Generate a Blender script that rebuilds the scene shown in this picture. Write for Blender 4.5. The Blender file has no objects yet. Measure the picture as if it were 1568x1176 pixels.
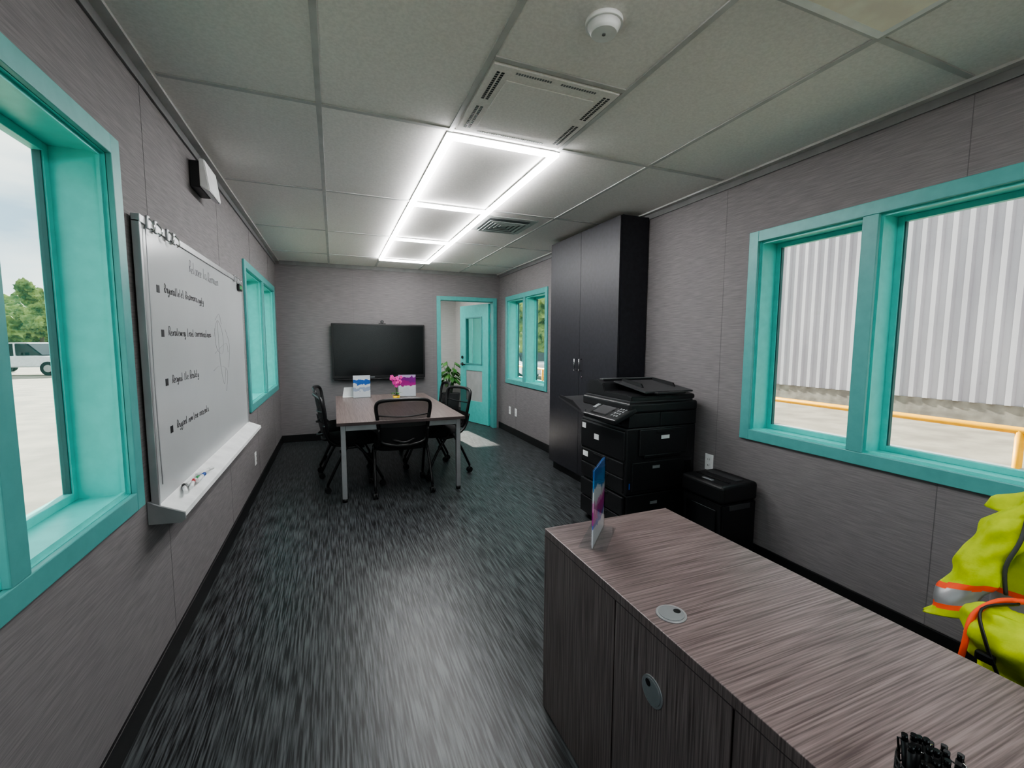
import bpy, bmesh, math, random
from mathutils import Vector, Matrix, noise
random.seed(7)
S = bpy.context.scene
try:
    S.view_settings.view_transform = 'AgX'
    S.view_settings.look = 'AgX - Medium High Contrast'
except Exception: pass
S.view_settings.exposure = 0.32
COL = S.collection

# ------------------------------------------------------------------ materials
def lin(c):
    o=[]
    for v in c[:3]:
        v/=255.0
        o.append(v/12.92 if v<=0.04045 else ((v+0.055)/1.055)**2.4)
    return (o[0],o[1],o[2],1.0)

def mat(name, c, rough=0.5, metal=0.0, c2=None, scale=(10,10,10), detail=4, bump=0.0,
        emis=0.0, lo=0.35, hi=0.65, spec=0.5, bdist=0.002, alpha=None, coat=0.0):
    m=bpy.data.materials.new(name); m.use_nodes=True
    nt=m.node_tree; N=nt.nodes; L=nt.links
    b=N['Principled BSDF']
    b.inputs['Base Color'].default_value=lin(c)
    b.inputs['Roughness'].default_value=rough
    b.inputs['Metallic'].default_value=metal
    b.inputs['Specular IOR Level'].default_value=spec
    if coat: b.inputs['Coat Weight'].default_value=coat
    if emis>0:
        b.inputs['Emission Color'].default_value=lin(c)
        b.inputs['Emission Strength'].default_value=emis
    if c2 is None: c2=tuple(min(255,v*1.06+1) for v in c)
    tc=N.new('ShaderNodeTexCoord'); mp=N.new('ShaderNodeMapping'); nz=N.new('ShaderNodeTexNoise')
    mp.inputs['Scale'].default_value=scale
    nz.inputs['Scale'].default_value=1.0; nz.inputs['Detail'].default_value=detail
    L.new(tc.outputs['Object'],mp.inputs['Vector']); L.new(mp.outputs['Vector'],nz.inputs['Vector'])
    r=N.new('ShaderNodeValToRGB')
    r.color_ramp.elements[0].position=lo; r.color_ramp.elements[0].color=lin(c)
    r.color_ramp.elements[1].position=hi; r.color_ramp.elements[1].color=lin(c2)
    L.new(nz.outputs['Fac'],r.inputs['Fac']); L.new(r.outputs['Color'],b.inputs['Base Color'])
    if bump>0:
        bp=N.new('ShaderNodeBump'); bp.inputs['Strength'].default_value=bump
        bp.inputs['Distance'].default_value=bdist
        L.new(nz.outputs['Fac'],bp.inputs['Height']); L.new(bp.outputs['Normal'],b.inputs['Normal'])
    if alpha is not None: b.inputs['Alpha'].default_value=alpha
    return m

def glass_mat(name,tint=(243,249,248)):
    m=bpy.data.materials.new(name); m.use_nodes=True
    nt=m.node_tree; N=nt.nodes; L=nt.links; N.clear()
    o=N.new('ShaderNodeOutputMaterial'); mx=N.new('ShaderNodeMixShader')
    t=N.new('ShaderNodeBsdfTransparent'); g=N.new('ShaderNodeBsdfGlossy')
    lw=N.new('ShaderNodeLayerWeight'); lw.inputs['Blend'].default_value=0.5
    pw=N.new('ShaderNodeMath'); pw.operation='POWER'; pw.inputs[1].default_value=5.0
    ma=N.new('ShaderNodeMath'); ma.operation='MULTIPLY_ADD'; ma.inputs[1].default_value=0.9; ma.inputs[2].default_value=0.035
    t.inputs['Color'].default_value=lin(tint); g.inputs['Roughness'].default_value=0.01
    L.new(lw.outputs['Facing'],pw.inputs[0]); L.new(pw.outputs[0],ma.inputs[0]); L.new(ma.outputs[0],mx.inputs[0])
    L.new(t.outputs[0],mx.inputs[1]); L.new(g.outputs[0],mx.inputs[2])
    L.new(mx.outputs[0],o.inputs['Surface'])
    return m

def ramp_mat(name, axis, z0, z1, stops, rough=0.4):
    m=bpy.data.materials.new(name); m.use_nodes=True
    nt=m.node_tree; N=nt.nodes; L=nt.links; b=N['Principled BSDF']
    b.inputs['Roughness'].default_value=rough
    tc=N.new('ShaderNodeTexCoord'); sp=N.new('ShaderNodeSeparateXYZ'); mr=N.new('ShaderNodeMapRange')
    nz=N.new('ShaderNodeTexNoise'); nz.inputs['Scale'].default_value=14
    ad=N.new('ShaderNodeMath'); ad.operation='MULTIPLY_ADD'; ad.inputs[1].default_value=0.5; 
    L.new(tc.outputs['Object'],sp.inputs[0]); L.new(tc.outputs['Object'],nz.inputs['Vector'])
    L.new(sp.outputs[axis],mr.inputs['Value'])
    mr.inputs['From Min'].default_value=z0; mr.inputs['From Max'].default_value=z1
    mr.inputs['To Min'].default_value=-0.25; mr.inputs['To Max'].default_value=0.75
    L.new(nz.outputs['Fac'],ad.inputs[0]); L.new(mr.outputs[0],ad.inputs[2])
    r=N.new('ShaderNodeValToRGB'); cr=r.color_ramp; cr.interpolation='CONSTANT'
    while len(cr.elements)<len(stops): cr.elements.new(0.5)
    for e,(p,c) in zip(cr.elements,stops): e.position=p; e.color=lin(c)
    L.new(ad.outputs[0],r.inputs['Fac']); L.new(r.outputs['Color'],b.inputs['Base Color'])
    return m

WALL=mat('wall_vinyl',(114,110,112),0.75,c2=(131,127,128),scale=(9,9,240),detail=6,bump=0.22,bdist=0.002,spec=0.25)
WALL2=mat('wall_back_room',(205,203,200),0.8,scale=(7,7,150))
SEAM=mat('seam',(100,97,99),0.8)
CROWN=mat('crown_trim',(122,122,123),0.6)
CEIL=mat('ceiling_tile',(228,225,222),0.9,c2=(238,235,232),scale=(90,90,90),bump=0.12,spec=0.2)
TEE=mat('ceiling_tee',(186,186,185),0.6)
BASE=mat('baseboard_rubber',(10,10,12),0.5)
FLOOR=mat('vinyl_floor',(22,24,26),0.37,c2=(84,88,90),scale=(130,5.5,1),detail=5,lo=0.40,hi=0.64,spec=0.42)
TEAL=mat('teal_paint',(84,156,153),0.42,c2=(90,163,160),scale=(20,20,20))
TEALJ=mat('teal_jamb',(92,198,191),0.38,c2=(98,206,199),scale=(20,20,20))
TEALD=mat('teal_dark_gasket',(40,92,92),0.5)
GLASS=glass_mat('window_glass')
ACRY=glass_mat('acrylic',(250,252,252))
WOOD=mat('desk_laminate',(86,73,72),0.34,c2=(138,123,121),scale=(4.5,230,4.5),detail=5,lo=0.36,hi=0.66)
WOODT=mat('table_laminate',(92,80,78),0.38,c2=(126,113,110),scale=(220,3.5,3.5),detail=5,lo=0.36,hi=0.66)
WOODE=mat('laminate_edge',(60,50,50),0.45)
BLACK=mat('black_plastic',(14,14,16),0.42,c2=(19,19,21),scale=(60,60,60))
BLACK2=mat('black_gloss',(10,10,12),0.2)
CHAR=mat('charcoal_laminate',(30,30,36),0.5,c2=(38,38,45),scale=(30,30,30))
COPY=mat('copier_dark',(22,22,24),0.42,c2=(29,29,31),scale=(80,80,80),bump=0.05)
COPY2=mat('copier_mid',(52,52,54),0.4)
GREY=mat('grey_plastic',(120,122,124),0.4)
LGREY=mat('light_grey_metal',(165,167,166),0.5)
DGREY=mat('dark_grey_metal',(70,72,73),0.5)
SILV=mat('silver_metal',(165,166,168),0.35,metal=0.6)
CHROME=mat('chrome',(200,200,200),0.15,metal=1.0)
WHITE=mat('white_plastic',(228,229,229),0.4)
CREAM=mat('cream_panel',(244,236,222),0.6)
PAPER=mat('paper_label',(215,215,215),0.7)
WB=mat('whiteboard_enamel',(184,187,188),0.22,c2=(188,191,192),scale=(2,2,2),spec=0.5)
INK=mat('marker_ink',(22,22,26),0.6)
INKG=mat('marker_ink_grey',(110,112,115),0.6)
SCREEN=mat('screen_black',(10,12,13),0.22,c2=(11,13,14))
LED=mat('led_strip',(255,255,255),0.5,emis=45.0)
LEDFILL=mat('led_fill_strip',(255,255,255),0.5,emis=24.0)  # glow of the unseen ladder added behind the camera
MESHB=mat('chair_mesh',(12,12,13),0.7,alpha=0.72)
FABR=mat('chair_fabric',(14,14,16),0.9,c2=(22,22,24),scale=(300,300,300),bump=0.2)
BLUE=mat('blue',(30,80,160),0.4); RED=mat('red',(190,30,40),0.4); GREEN=mat('green',(30,140,70),0.4)
HIVIS=mat('hivis_yellow',(192,210,24),0.75,c2=(172,194,12),scale=(30,30,30),bump=0.3,bdist=0.01)
ORNG=mat('hivis_orange',(244,84,40),0.7)
REFL=mat('reflective_band',(150,150,152),0.35,metal=0.3)
PINK=mat('orchid_pink',(220,60,165),0.6); YEL=mat('vase_yellow',(235,190,10),0.35)
STEM=mat('stem_green',(60,110,50),0.6)
LEAF=mat('leaf_green',(32,92,30),0.55,c2=(80,140,50),scale=(8,8,8))
LEAF2=mat('tree_foliage',(62,90,42),0.8,c2=(150,168,95),scale=(1.4,1.4,1.4),bump=0.6,bdist=0.3)
BARK=mat('bark',(90,75,60),0.9)
CORR=mat('corrugated_steel',(176,170,177),0.45,c2=(194,188,194),scale=(1.5,1.5,0.3))
CONC=mat('concrete_curb',(122,114,106),0.9,c2=(148,140,130),scale=(4,4,4))
GROUND=mat('asphalt_lot',(128,118,106),0.9,c2=(158,147,132),scale=(1.5,1.5,1.5),bump=0.2,detail=8)
RAILY=mat('railing_yellow',(240,170,10),0.5)
RAILG=mat('railing_grey',(150,155,158),0.5)
CARW=mat('car_white',(215,215,218),0.3); CARD=mat('car_dark',(50,50,56),0.3); TIRE=mat('tire',(20,20,20),0.8)
CARG=mat('car_glass',(30,34,38),0.1)
TERRA=mat('pot',(60,60,62),0.5)
POSTER=ramp_mat('poster_pink_blue',2,0.0,0.27,[(0.0,(225,225,232)),(0.22,(80,100,190)),(0.3,(185,50,150)),(0.45,(222,140,195)),(0.55,(228,228,235)),(0.68,(60,140,205)),(0.85,(50,110,185))])
POSTER2=ramp_mat('poster_blue_white',2,0.0,0.27,[(0.0,(225,225,230)),(0.3,(170,180,205)),(0.45,(228,228,232)),(0.62,(40,100,180)),(0.8,(225,225,232))])
POSTER3=ramp_mat('poster_magenta',2,0.0,0.27,[(0.0,(215,215,222)),(0.35,(225,225,230)),(0.5,(180,30,140)),(0.7,(140,30,140)),(0.9,(205,180,215))])

# ------------------------------------------------------------------ mesh builder
class MB:
    def __init__(s): s.bm=bmesh.new(); s.mats=[]
    def mi(s,m):
        if m not in s.mats: s.mats.append(m)
        return s.mats.index(m)
    def add(s,tb,m,M=None,smooth=False):
        if M is not None: tb.transform(M)
        i=s.mi(m)
        for f in tb.faces:
            f.material_index=i
            if smooth: f.smooth=True
        me=bpy.data.meshes.new('tmp'); tb.to_mesh(me); tb.free()
        s.bm.from_mesh(me); bpy.data.meshes.remove(me)
    def box(s,lo,hi,m,bev=0.0,M=None,seg=2):
        tb=bmesh.new(); bmesh.ops.create_cube(tb,size=1.0)
        lo=Vector(lo);hi=Vector(hi)
        for v in tb.verts:
            v.co=Vector([(lo[i]+hi[i])/2+v.co[i]*(hi[i]-lo[i]) for i in range(3)])
        if bev>0: bmesh.ops.bevel(tb,geom=list(tb.edges),offset=bev,segments=seg,affect='EDGES',profile=0.5)
        s.add(tb,m,M)
    def cyl(s,p0,p1,r,m,r2=None,seg=20,M=None):
        p0=Vector(p0);p1=Vector(p1);d=p1-p0
        tb=bmesh.new(); bmesh.ops.create_cone(tb,cap_ends=True,segments=seg,radius1=r,radius2=r if r2 is None else r2,depth=d.length)
        T=Matrix.Translation((p0+p1)/2)@d.to_track_quat('Z','Y').to_matrix().to_4x4()
        tb.transform(T)
        for f in tb.faces:
            if len(f.verts)<=4: f.smooth=True
        s.add(tb,m,M)
    def sph(s,c,r,m,M=None,seg=16):
        tb=bmesh.new(); bmesh.ops.create_uvsphere(tb,u_segments=seg,v_segments=max(6,seg//2),radius=1.0)
        if not hasattr(r,'__len__'): r=(r,r,r)
        for v in tb.verts: v.co=Vector((c[0]+v.co.x*r[0],c[1]+v.co.y*r[1],c[2]+v.co.z*r[2]))
        s.add(tb,m,M,True)
    def prism(s,poly,axis,a0,a1,m,M=None,bev=0.0):
        tb=bmesh.new(); ax=[i for i in range(3) if i!=axis]
        def P(p,a):
            v=[0,0,0]; v[axis]=a; v[ax[0]]=p[0]; v[ax[1]]=p[1]; return v
        A=[tb.verts.new(P(p,a0)) for p in poly]; B=[tb.verts.new(P(p,a1)) for p in poly]
        n=len(poly); tb.faces.new(A); tb.faces.new(list(reversed(B)))
        for i in range(n): tb.faces.new((A[i],B[i],B[(i+1)%n],A[(i+1)%n]))
        bmesh.ops.recalc_face_normals(tb,faces=tb.faces)
        if bev>0: bmesh.ops.bevel(tb,geom=list(tb.edges),offset=bev,segments=2,affect='EDGES')
        s.add(tb,m,M)
    def tube(s,pts,r,m,seg=10,closed=False,M=None,sub=0,flat=1.0):
        pts=[Vector(p) for p in pts]; rs=r if hasattr(r,'__len__') else [r]*len(pts)
        if sub:
            q=[];rq=[];n=len(pts); rng=n if closed else n-1
            for i in range(rng):
                p0=pts[(i-1)%n] if (closed or i>0) else pts[0]; p1=pts[i]; p2=pts[(i+1)%n]
                p3=pts[(i+2)%n] if (closed or i+2<n) else pts[-1]
                for k in range(sub):
                    t=k/sub
                    q.append(0.5*((2*p1)+(p2-p0)*t+(2*p0-5*p1+4*p2-p3)*t*t+(3*p1-p0-3*p2+p3)*t**3))
                    rq.append(rs[i]*(1-t)+rs[(i+1)%n]*t)
            if not closed: q.append(pts[-1]); rq.append(rs[-1])
            pts=q; rs=rq
        tb=bmesh.new(); n=len(pts); rings=[]; up=None
        for i,p in enumerate(pts):
            a=pts[(i-1)%n] if (closed or i>0) else p; b=pts[(i+1)%n] if (closed or i<n-1) else p
            t=(b-a).normalized()
            if up is None: up=t.orthogonal().normalized()
            up=(up-t*up.dot(t)).normalized(); w=t.cross(up)
            rings.append([tb.verts.new(p+(up*math.cos(2*math.pi*k/seg)+w*math.sin(2*math.pi*k/seg)*flat)*rs[i]) for k in range(seg)])
        for i in range(n if closed else n-1):
            A=rings[i];B=rings[(i+1)%n]
            for k in range(seg): 
                f=tb.faces.new((A[k],A[(k+1)%seg],B[(k+1)%seg],B[k])); f.smooth=True
        if not closed: tb.faces.new(list(reversed(rings[0]))); tb.faces.new(rings[-1])
        bmesh.ops.recalc_face_normals(tb,faces=tb.faces)
        s.add(tb,m,M)
    def surf(s,fn,nu,nv,m,M=None,matfn=None,closeu=False,smooth=True):
        tb=bmesh.new(); V=[[tb.verts.new(fn(i/(nu if closeu else nu-1),j/(nv-1))) for i in range(nu)] for j in range(nv)]
        for j in range(nv-1):
            for i in range(nu if closeu else nu-1):
                tb.faces.new((V[j][i],V[j][(i+1)%nu],V[j+1][(i+1)%nu],V[j+1][i]))
        if closeu:
            tb.faces.new(list(reversed(V[0]))); tb.faces.new(V[-1])
        bmesh.ops.recalc_face_normals(tb,faces=tb.faces)
        if M is not None: tb.transform(M)
        me=bpy.data.meshes.new('tmp')
        base=s.mi(m)
        for f in tb.faces:
            f.smooth=smooth; f.material_index=s.mi(matfn(f.calc_center_median())) if matfn else base
        tb.to_mesh(me); tb.free(); s.bm.from_mesh(me); bpy.data.meshes.remove(me)
    def done(s,name,loc=(0,0,0),rot=0.0,parent=None):
        me=bpy.data.meshes.new(name); s.bm.to_mesh(me); s.bm.free()
        for m in s.mats: me.materials.append(m)
        o=bpy.data.objects.new(name,me); COL.objects.link(o)
        o.location=loc; o.rotation_euler=(0,0,rot)
        if parent: o.parent=parent
        return o
def dup(o,loc,rot):
    n=bpy.data.objects.new(o.name.split('.')[0],o.data); COL.objects.link(n); n.location=loc; n.rotation_euler=(0,0,rot); return n

# ------------------------------------------------------------------ room
XL,XR,YB,YF,H=-0.69,2.46,6.65,-1.7,2.44
T=0.18
def wall(name,axis,a,b,r0,r1,ops,m,zb=0.0,zt=2.6):
    w=MB(); br=sorted(set([r0,r1]+[o[0] for o in ops]+[o[1] for o in ops]))
    for i in range(len(br)-1):
        c0,c1=br[i],br[i+1]; mid=(c0+c1)/2
        zs=[(zb,zt)]
        for o in ops:
            if o[0]<mid<o[1]: zs=[(zb,o[2]),(o[3],zt)] if o[2]>zb else [(o[3],zt)]
        for z0,z1 in zs:
            if z1-z0<1e-4: continue
            if axis==0: w.box((a,c0,z0),(b,c1,z1),m)
            else: w.box((c0,a,z0),(c1,b,z1),m)
    return w.done(name)
CW=0.065; LT=0.02
Z0,Z1=0.762,2.062
wins=[('window_1','L',0.58,2.0,1.30),('window_2','L',4.32,6.36,5.36),('window_3','R',0.60,2.08,1.40),('window_4','R',4.92,6.34,5.64)]
def opn(w): return (w[2]+CW-LT,w[3]-CW+LT,Z0+CW-LT,Z1-CW+LT)
wall('wall_left',0,XL-T,XL,YF,YB+0.12,[opn(w) for w in wins if w[1]=='L'],WALL)
wall('wall_right',0,XR,XR+T,YF,YB+0.12,[opn(w) for w in wins if w[1]=='R'],WALL)
wall('wall_back',1,YB,YB+0.12,XL,XR,[(1.49,2.37,0.0,2.03)],WALL)
wall('wall_front',1,YF-0.12,YF,XL,XR,[(-.45,2.2,0.6,2.1)],WALL)  # opening holds the added rear window
f=MB(); f.box((XL-T,YF-0.12,-0.1),(XR+T,9.5,0),FLOOR); f.done('floor')
c=MB(); c.box((XL,YF,H),(XR,YB,H+0.1),CEIL); c.done('ceiling')
k=MB()
for (a,b_) in (((-.45,.6),(-.39,2.1)),((2.14,.6),(2.2,2.1)),((-.39,.6),(2.14,.66)),((-.39,2.04),(2.14,2.1)),((.845,.66),(.905,2.04))):
    k.box((a[0],YF-.12,a[1]),(b_[0],YF+.01,b_[1]),TEALJ)
k.box((-.39,YF-.08,.66),(2.14,YF-.076,2.04),GLASS)
o5=k.done('window_6')  # unseen window added behind the camera to bring light to the ceiling
def portal(o,M_,sx,sy,nm):
    L=bpy.data.lights.new(nm,'AREA'); L.shape='RECTANGLE'; L.size=sx; L.size_y=sy
    L.cycles.is_portal=True
    lo=bpy.data.objects.new(nm,L); COL.objects.link(lo); lo.matrix_world=M_; lo.parent=o
zz=Vector((0,-1,0)); xx=Vector((1,0,0)); yy=zz.cross(xx)
portal(o5,Matrix.Translation((.875,YF-.13,1.35))@Matrix((xx,yy,zz)).transposed().to_4x4(),2.53,1.38,'window_6_portal')

def window(name,side,y0,y1,ym):
    w=MB(); xi=XL if side=='L' else XR; d=-1 if side=='L' else 1
    def bx(a,b,lo,hi,m,bev=0):
        x0,x1=sorted((xi+d*a,xi+d*b)); w.box((x0,lo[0],lo[1]),(x1,hi[0],hi[1]),m,bev)
    a,b=-0.018,0.0
    bx(a,b,(y0,Z0),(y0+CW,Z1),TEAL,0.003); bx(a,b,(y1-CW,Z0),(y1,Z1),TEAL,0.003)
    bx(a,b,(y0+CW,Z0),(y1-CW,Z0+CW),TEAL,0.003); bx(a,b,(y0+CW,Z1-CW),(y1-CW,Z1),TEAL,0.003)
    i0,i1,j0,j1=y0+CW,y1-CW,Z0+CW,Z1-CW
    bx(0.001,T,(i0-LT+.001,j0-LT+.001),(i0,j1+LT-.001),TEALJ); bx(0.001,T,(i1,j0-LT+.001),(i1+LT-.001,j1+LT-.001),TEALJ)
    bx(0.001,T,(i0,j0-LT+.001),(i1,j0),TEALJ); bx(0.001,T,(i0,j1),(i1,j1+LT-.001),TEALJ)
    bx(-0.018,0.0,(ym-0.036,j0),(ym+0.036,j1),TEAL,0.003)
    bx(0.0,T,(ym-0.03,j0),(ym+0.03,j1),TEALJ)
    for p0,p1 in ((i0,ym-0.03),(ym+0.03,i1)):
        for (q0,q1,r0,r1) in ((p0,p0+.012,j0,j1),(p1-.012,p1,j0,j1),(p0+.012,p1-.012,j0,j0+.012),(p0+.012,p1-.012,j1-.012,j1)):
            bx(0.012,0.022,(q0,r0),(q1,r1),TEALJ)
        for (q0,q1,r0,r1) in ((p0,p0+.028,j0,j1),(p1-.028,p1,j0,j1),(p0+.028,p1-.028,j0,j0+.028),(p0+.028,p1-.028,j1-.028,j1)):
            bx(T-0.035,T-0.005,(q0,r0),(q1,r1),TEALJ,0.002)
        for (q0,q1,r0,r1) in ((p0+.028,p0+.034,j0+.028,j1-.028),(p1-.034,p1-.028,j0+.028,j1-.028)):
            bx(T-0.03,T-0.01,(q0,r0),(q1,r1),TEALD)
        bx(T-0.021,T-0.018,(p0+.02,j0+.02),(p1-.02,j1-.02),GLASS)
    o=w.done(name)
    zz=Vector((d,0,0)); xx=Vector((0,1,0)); yy=zz.cross(xx)
    portal(o,Matrix.Translation((xi+d*(T+0.02),(i0+i1)/2,(j0+j1)/2))@Matrix((xx,yy,zz)).transposed().to_4x4(),i1-i0,j1-j0,name+'_portal')
for w in wins: window(*w)

def seams():
    k=MB()
    for y in (1.06,2.28,3.5,4.72,5.94):
        for xs,ws in ((XL,'L'),(XR,'R')):
            segs=[(0.1,H-0.05)]
            for wn in wins:
                if wn[1]==ws and wn[2]<y<wn[3]: segs=[(0.1,Z0),(Z1,H-0.05)]
            if ws=='R' and y==3.5: segs=[]
            for a,b in segs:
                x0,x1=(xs,xs+0.001) if ws=='L' else (xs-0.001,xs)
                k.box((x0,y-0.001,a),(x1,y+0.001,b),SEAM)
    for x in (0.27,1.40):
        k.box((x-0.001,YB-0.001,0.1),(x+0.001,YB,H-0.05),SEAM)
    k.done('trim_wall_seams')
seams()
b=MB(); b.box((XL,YF,0),(XL+0.012,YB,0.1),BASE,0.003); b.done('baseboard_left')
b=MB(); b.box((XR-0.012,YF,0),(XR,YB,0.1),BASE,0.003); b.done('baseboard_right')
b=MB(); b.box((XL+0.012,YB-0.012,0),(1.445,YB,0.1),BASE,0.003); b.done('baseboard_back')
b=MB(); b.box((XL,YF,H-0.05),(XL+0.012,YB,H),CROWN,0.002); b.box((XL+0.012,YF,H-0.012),(XL+0.05,YB,H),TEE); b.done('trim_1')
b=MB(); b.box((XR-0.012,YF,H-0.05),(XR,YB,H),CROWN,0.002); b.box((XR-0.05,YF,H-0.012),(XR-0.012,YB,H),TEE); b.done('trim_2')
b=MB(); b.box((XL+0.05,YB-0.012,H-0.05),(XR-0.05,YB,H),CROWN,0.002); b.done('trim_3')
g=MB(); xs=(-0.03,0.58,1.19,1.80); ys=(-1.39,-0.17,1.05,2.27,3.49,4.71,5.93)
for x in xs: g.box((x-0.012,YF,H-0.006),(x+0.012,YB-0.013,H),TEE,0.001)
for y in ys: 
    xx=[XL+0.05]+list(xs)+[XR-0.05]
    for i in range(5): g.box((xx[i]+0.012,y-0.012,H-0.006),(xx[i+1]-0.012,y+0.012,H),TEE,0.001)
g.box((0.592,1.648,H-0.006),(1.178,1.672,H),TEE,0.001)
g.done('ceiling_grid')
def ladder(ys_,LM):
    l=MB(); w=0.017
    zt,zb=H-0.007,H-0.030
    y0,y1=ys_[0]-.015,ys_[-1]+.015
    for x in (0.585,1.185): l.box((x-w-.004,y0-.005,zt-.005),(x+w+.004,y1+.005,zt),WHITE); l.box((x-w,y0,zb),(x+w,y1,zt-.005),LM)
    for y in ys_: l.box((0.585+w,y-w-.004,zt-.005),(1.185-w,y+w+.004,zt),WHITE); l.box((0.585+w,y-w,zb),(1.185-w,y+w,zt-.005),LM)
    return l.done('led_ladder_ceiling_light')
ladder((2.31,3.50,4.72,5.94),LED); ladder((-1.37,-0.17,0.80),LEDFILL)  # second ladder is out of view, added to brighten the near ceiling
p=MB(); p.box((0.60,1.68,H-0.012),(1.17,2.25,H),CEIL,0.003)
p.box((0.68,1.76,H-0.016),(1.09,2.17,H-0.012),CEIL,0.002)
def slots(x0,x1,y0,y1,n,alongx,m=DGREY):
    for i in range(n):
        t0=i/n; t1=(i+0.62)/n
        if alongx: p.box((x0+(x1-x0)*t0,y0,H-0.0135),(x0+(x1-x0)*t1,y1,H-0.0115),m)
        else: p.box((x0,y0+(y1-y0)*t0,H-0.0135),(x1,y0+(y1-y0)*t1,H-0.0115),m)
for r in (0.0,0.02):
    slots(0.625+r,0.637+r,1.72,1.93,14,False,BLACK); slots(0.625+r,0.637+r,1.99,2.21,14,False,BLACK)
    slots(1.115+r,1.127+r,1.72,1.93,14,False); slots(1.115+r,1.127+r,1.99,2.21,14,False)
slots(0.70,0.86,1.70,1.712,14,True,GREY); slots(0.90,1.07,1.70,1.712,14,True,GREY)
slots(0.70,1.07,2.215,2.227,30,True,GREY)
p.done('return_air_grille')
p=MB(); cx,cy=1.46,3.86
p.box((cx-0.245,cy-0.245,H-0.008),(cx+0.245,cy+0.245,H),LGREY,0.002)
for k,rr in enumerate((0.185,0.147,0.109,0.071,0.033)):
    z0=H-0.03+0.003*k
    for a,b_ in (((-rr,-rr),(rr,-rr+.022)),((-rr,rr-.022),(rr,rr)),((-rr,-rr+.022),(-rr+.022,rr-.022)),((rr-.022,-rr+.022),(rr,rr-.022))):
        p.box((cx+a[0],cy+a[1],z0),(cx+b_[0],cy+b_[1],z0+.004),LGREY,0.001)
p.box((cx-.19,cy-.19,H-0.010),(cx+.19,cy+.19,H-0.008),DGREY)
p.done('ceiling_air_vent')
p=MB(); p.cyl((0.87,1.35,H-0.015),(0.87,1.35,H),0.062,WHITE,seg=40); p.cyl((0.87,1.35,H-0.04),(0.87,1.35,H-0.015),0.042,WHITE,r2=0.055,seg=40)
p.cyl((0.87,1.35,H-0.043),(0.87,1.35,H-0.04),0.006,GREY,seg=20)
p.done('smoke_detector')
p=MB(); p.box((1.21,0.45,H-0.03),(1.76,1.03,H),WHITE,0.004); p.box((1.24,0.48,H-0.033),(1.73,1.00,H-0.03),CREAM,0.002); p.done('ceiling_panel_fixture')

# ------------------------------------------------------------------ back-wall door
d=MB()
x0,x1=1.45,2.41
for ya,yb in ((YB-0.018,YB),(YB+0.12,YB+0.138)):
    d.box((x0,ya,0),(x0+0.06,yb,2.07),TEAL,0.003); d.box((x1-0.06,ya,0),(x1,yb,2.07),TEAL,0.003); d.box((x0+0.06,ya,2.01),(x1-0.06,yb,2.07),TEAL,0.003)
d.box((1.492,YB,0),(1.512,YB+.12,2.028),TEAL); d.box((2.348,YB,0),(2.368,YB+.12,2.028),TEAL); d.box((1.512,YB,2.008),(2.348,YB+.12,2.028),TEAL)
hx,hy=2.340,YB+0.145; th=math.radians(72)
M=Matrix.Translation((hx,hy,0))@Matrix.Rotation(math.pi-th,4,'Z')
W=0.82
def lb(a,b,m,bev=0): d.box(a,b,m,bev,M=M)
lb((0.0,-.022,.01),(0.17,.022,2.0),TEALJ); lb((W-.17,-.022,.01),(W,.022,2.0),TEALJ)
lb((.17,-.022,1.80),(W-.17,.022,2.0),TEALJ); lb((.17,-.022,.01),(W-.17,.022,.38),TEALJ); lb((.17,-.022,.90),(W-.17,.022,1.0),TEALJ)
lb((.17,-.004,1.0),(W-.17,.004,1.80),GLASS); lb((.17,-.012,.38),(W-.17,.012,.90),LGREY)
for s_ in (-1,1):
    for q in (((.17,1.0),(.19,1.8)),((W-.19,1.0),(W-.17,1.8)),((.19,1.0),(W-.19,1.02)),((.19,1.78),(W-.19,1.8))):
        ya,yb=sorted((s_*.022,s_*.03)); lb((q[0][0],ya,q[0][1]),(q[1][0],yb,q[1][1]),TEAL)
    d.cyl((W-.07,0,1.0),(W-.07,s_*.06,1.0),.012,BLACK,M=M); d.cyl((W-.07,s_*.022,1.0),(W-.07,s_*.03,1.0),.03,BLACK,M=M)
    d.tube([(W-.07,s_*.055,1.0),(W-.12,s_*.06,1.0),(W-.19,s_*.055,.995)],.011,BLACK,M=M)
    d.cyl((W-.07,s_*.022,1.12),(W-.07,s_*.036,1.12),.025,BLACK,M=M)
for z in (.25,.65,1.05,1.45,1.8): d.cyl((2.352,YB+.125,z-.05),(2.352,YB+.125,z+.05),.010,SILV,seg=10)
d.done('door_1')

YN=YB+0.12
wall('wall_adjoining_left',0,0.3,0.42,YN,9.4,[],WALL2)
wall('wall_adjoining_right',0,XR,XR+T,YN,9.4,[(7.45,8.75,0.9,2.0)],WALL2)
wall('wall_adjoining_far',1,9.4,9.52,0.42,XR,[(1.16,1.56,1.22,1.74)],WALL2)  # opening added and sized so sun makes a floor patch past the door
k=MB(); k.box((0.42,YN,H),(XR,9.4,H+0.1),CEIL); k.done('ceiling_adjoining')
k=MB()
for (a,b_) in (((7.45,.9),(7.51,2.0)),((8.69,.9),(8.75,2.0)),((7.51,.9),(8.69,.96)),((7.51,1.94),(8.69,2.0)),((8.07,.96),(8.13,1.94))):
    k.box((XR-.01,a[0],a[1]),(XR+T,b_[0],b_[1]),TEALJ)
k.box((XR+T-.02,7.51,.96),(XR+T-.016,8.69,1.94),GLASS)
k.done('window_5')
k=MB(); k.box((0.9,7.4,H-0.02),(1.5,8.6,H),WHITE,.003); k.box((0.93,7.43,H-.024),(1.47,8.57,H-.02),mat('fill_panel_glow',(255,255,255),.5,emis=11.0)); k.done('added_fill_panel')  # glowing panel added to light the adjoining room

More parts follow.
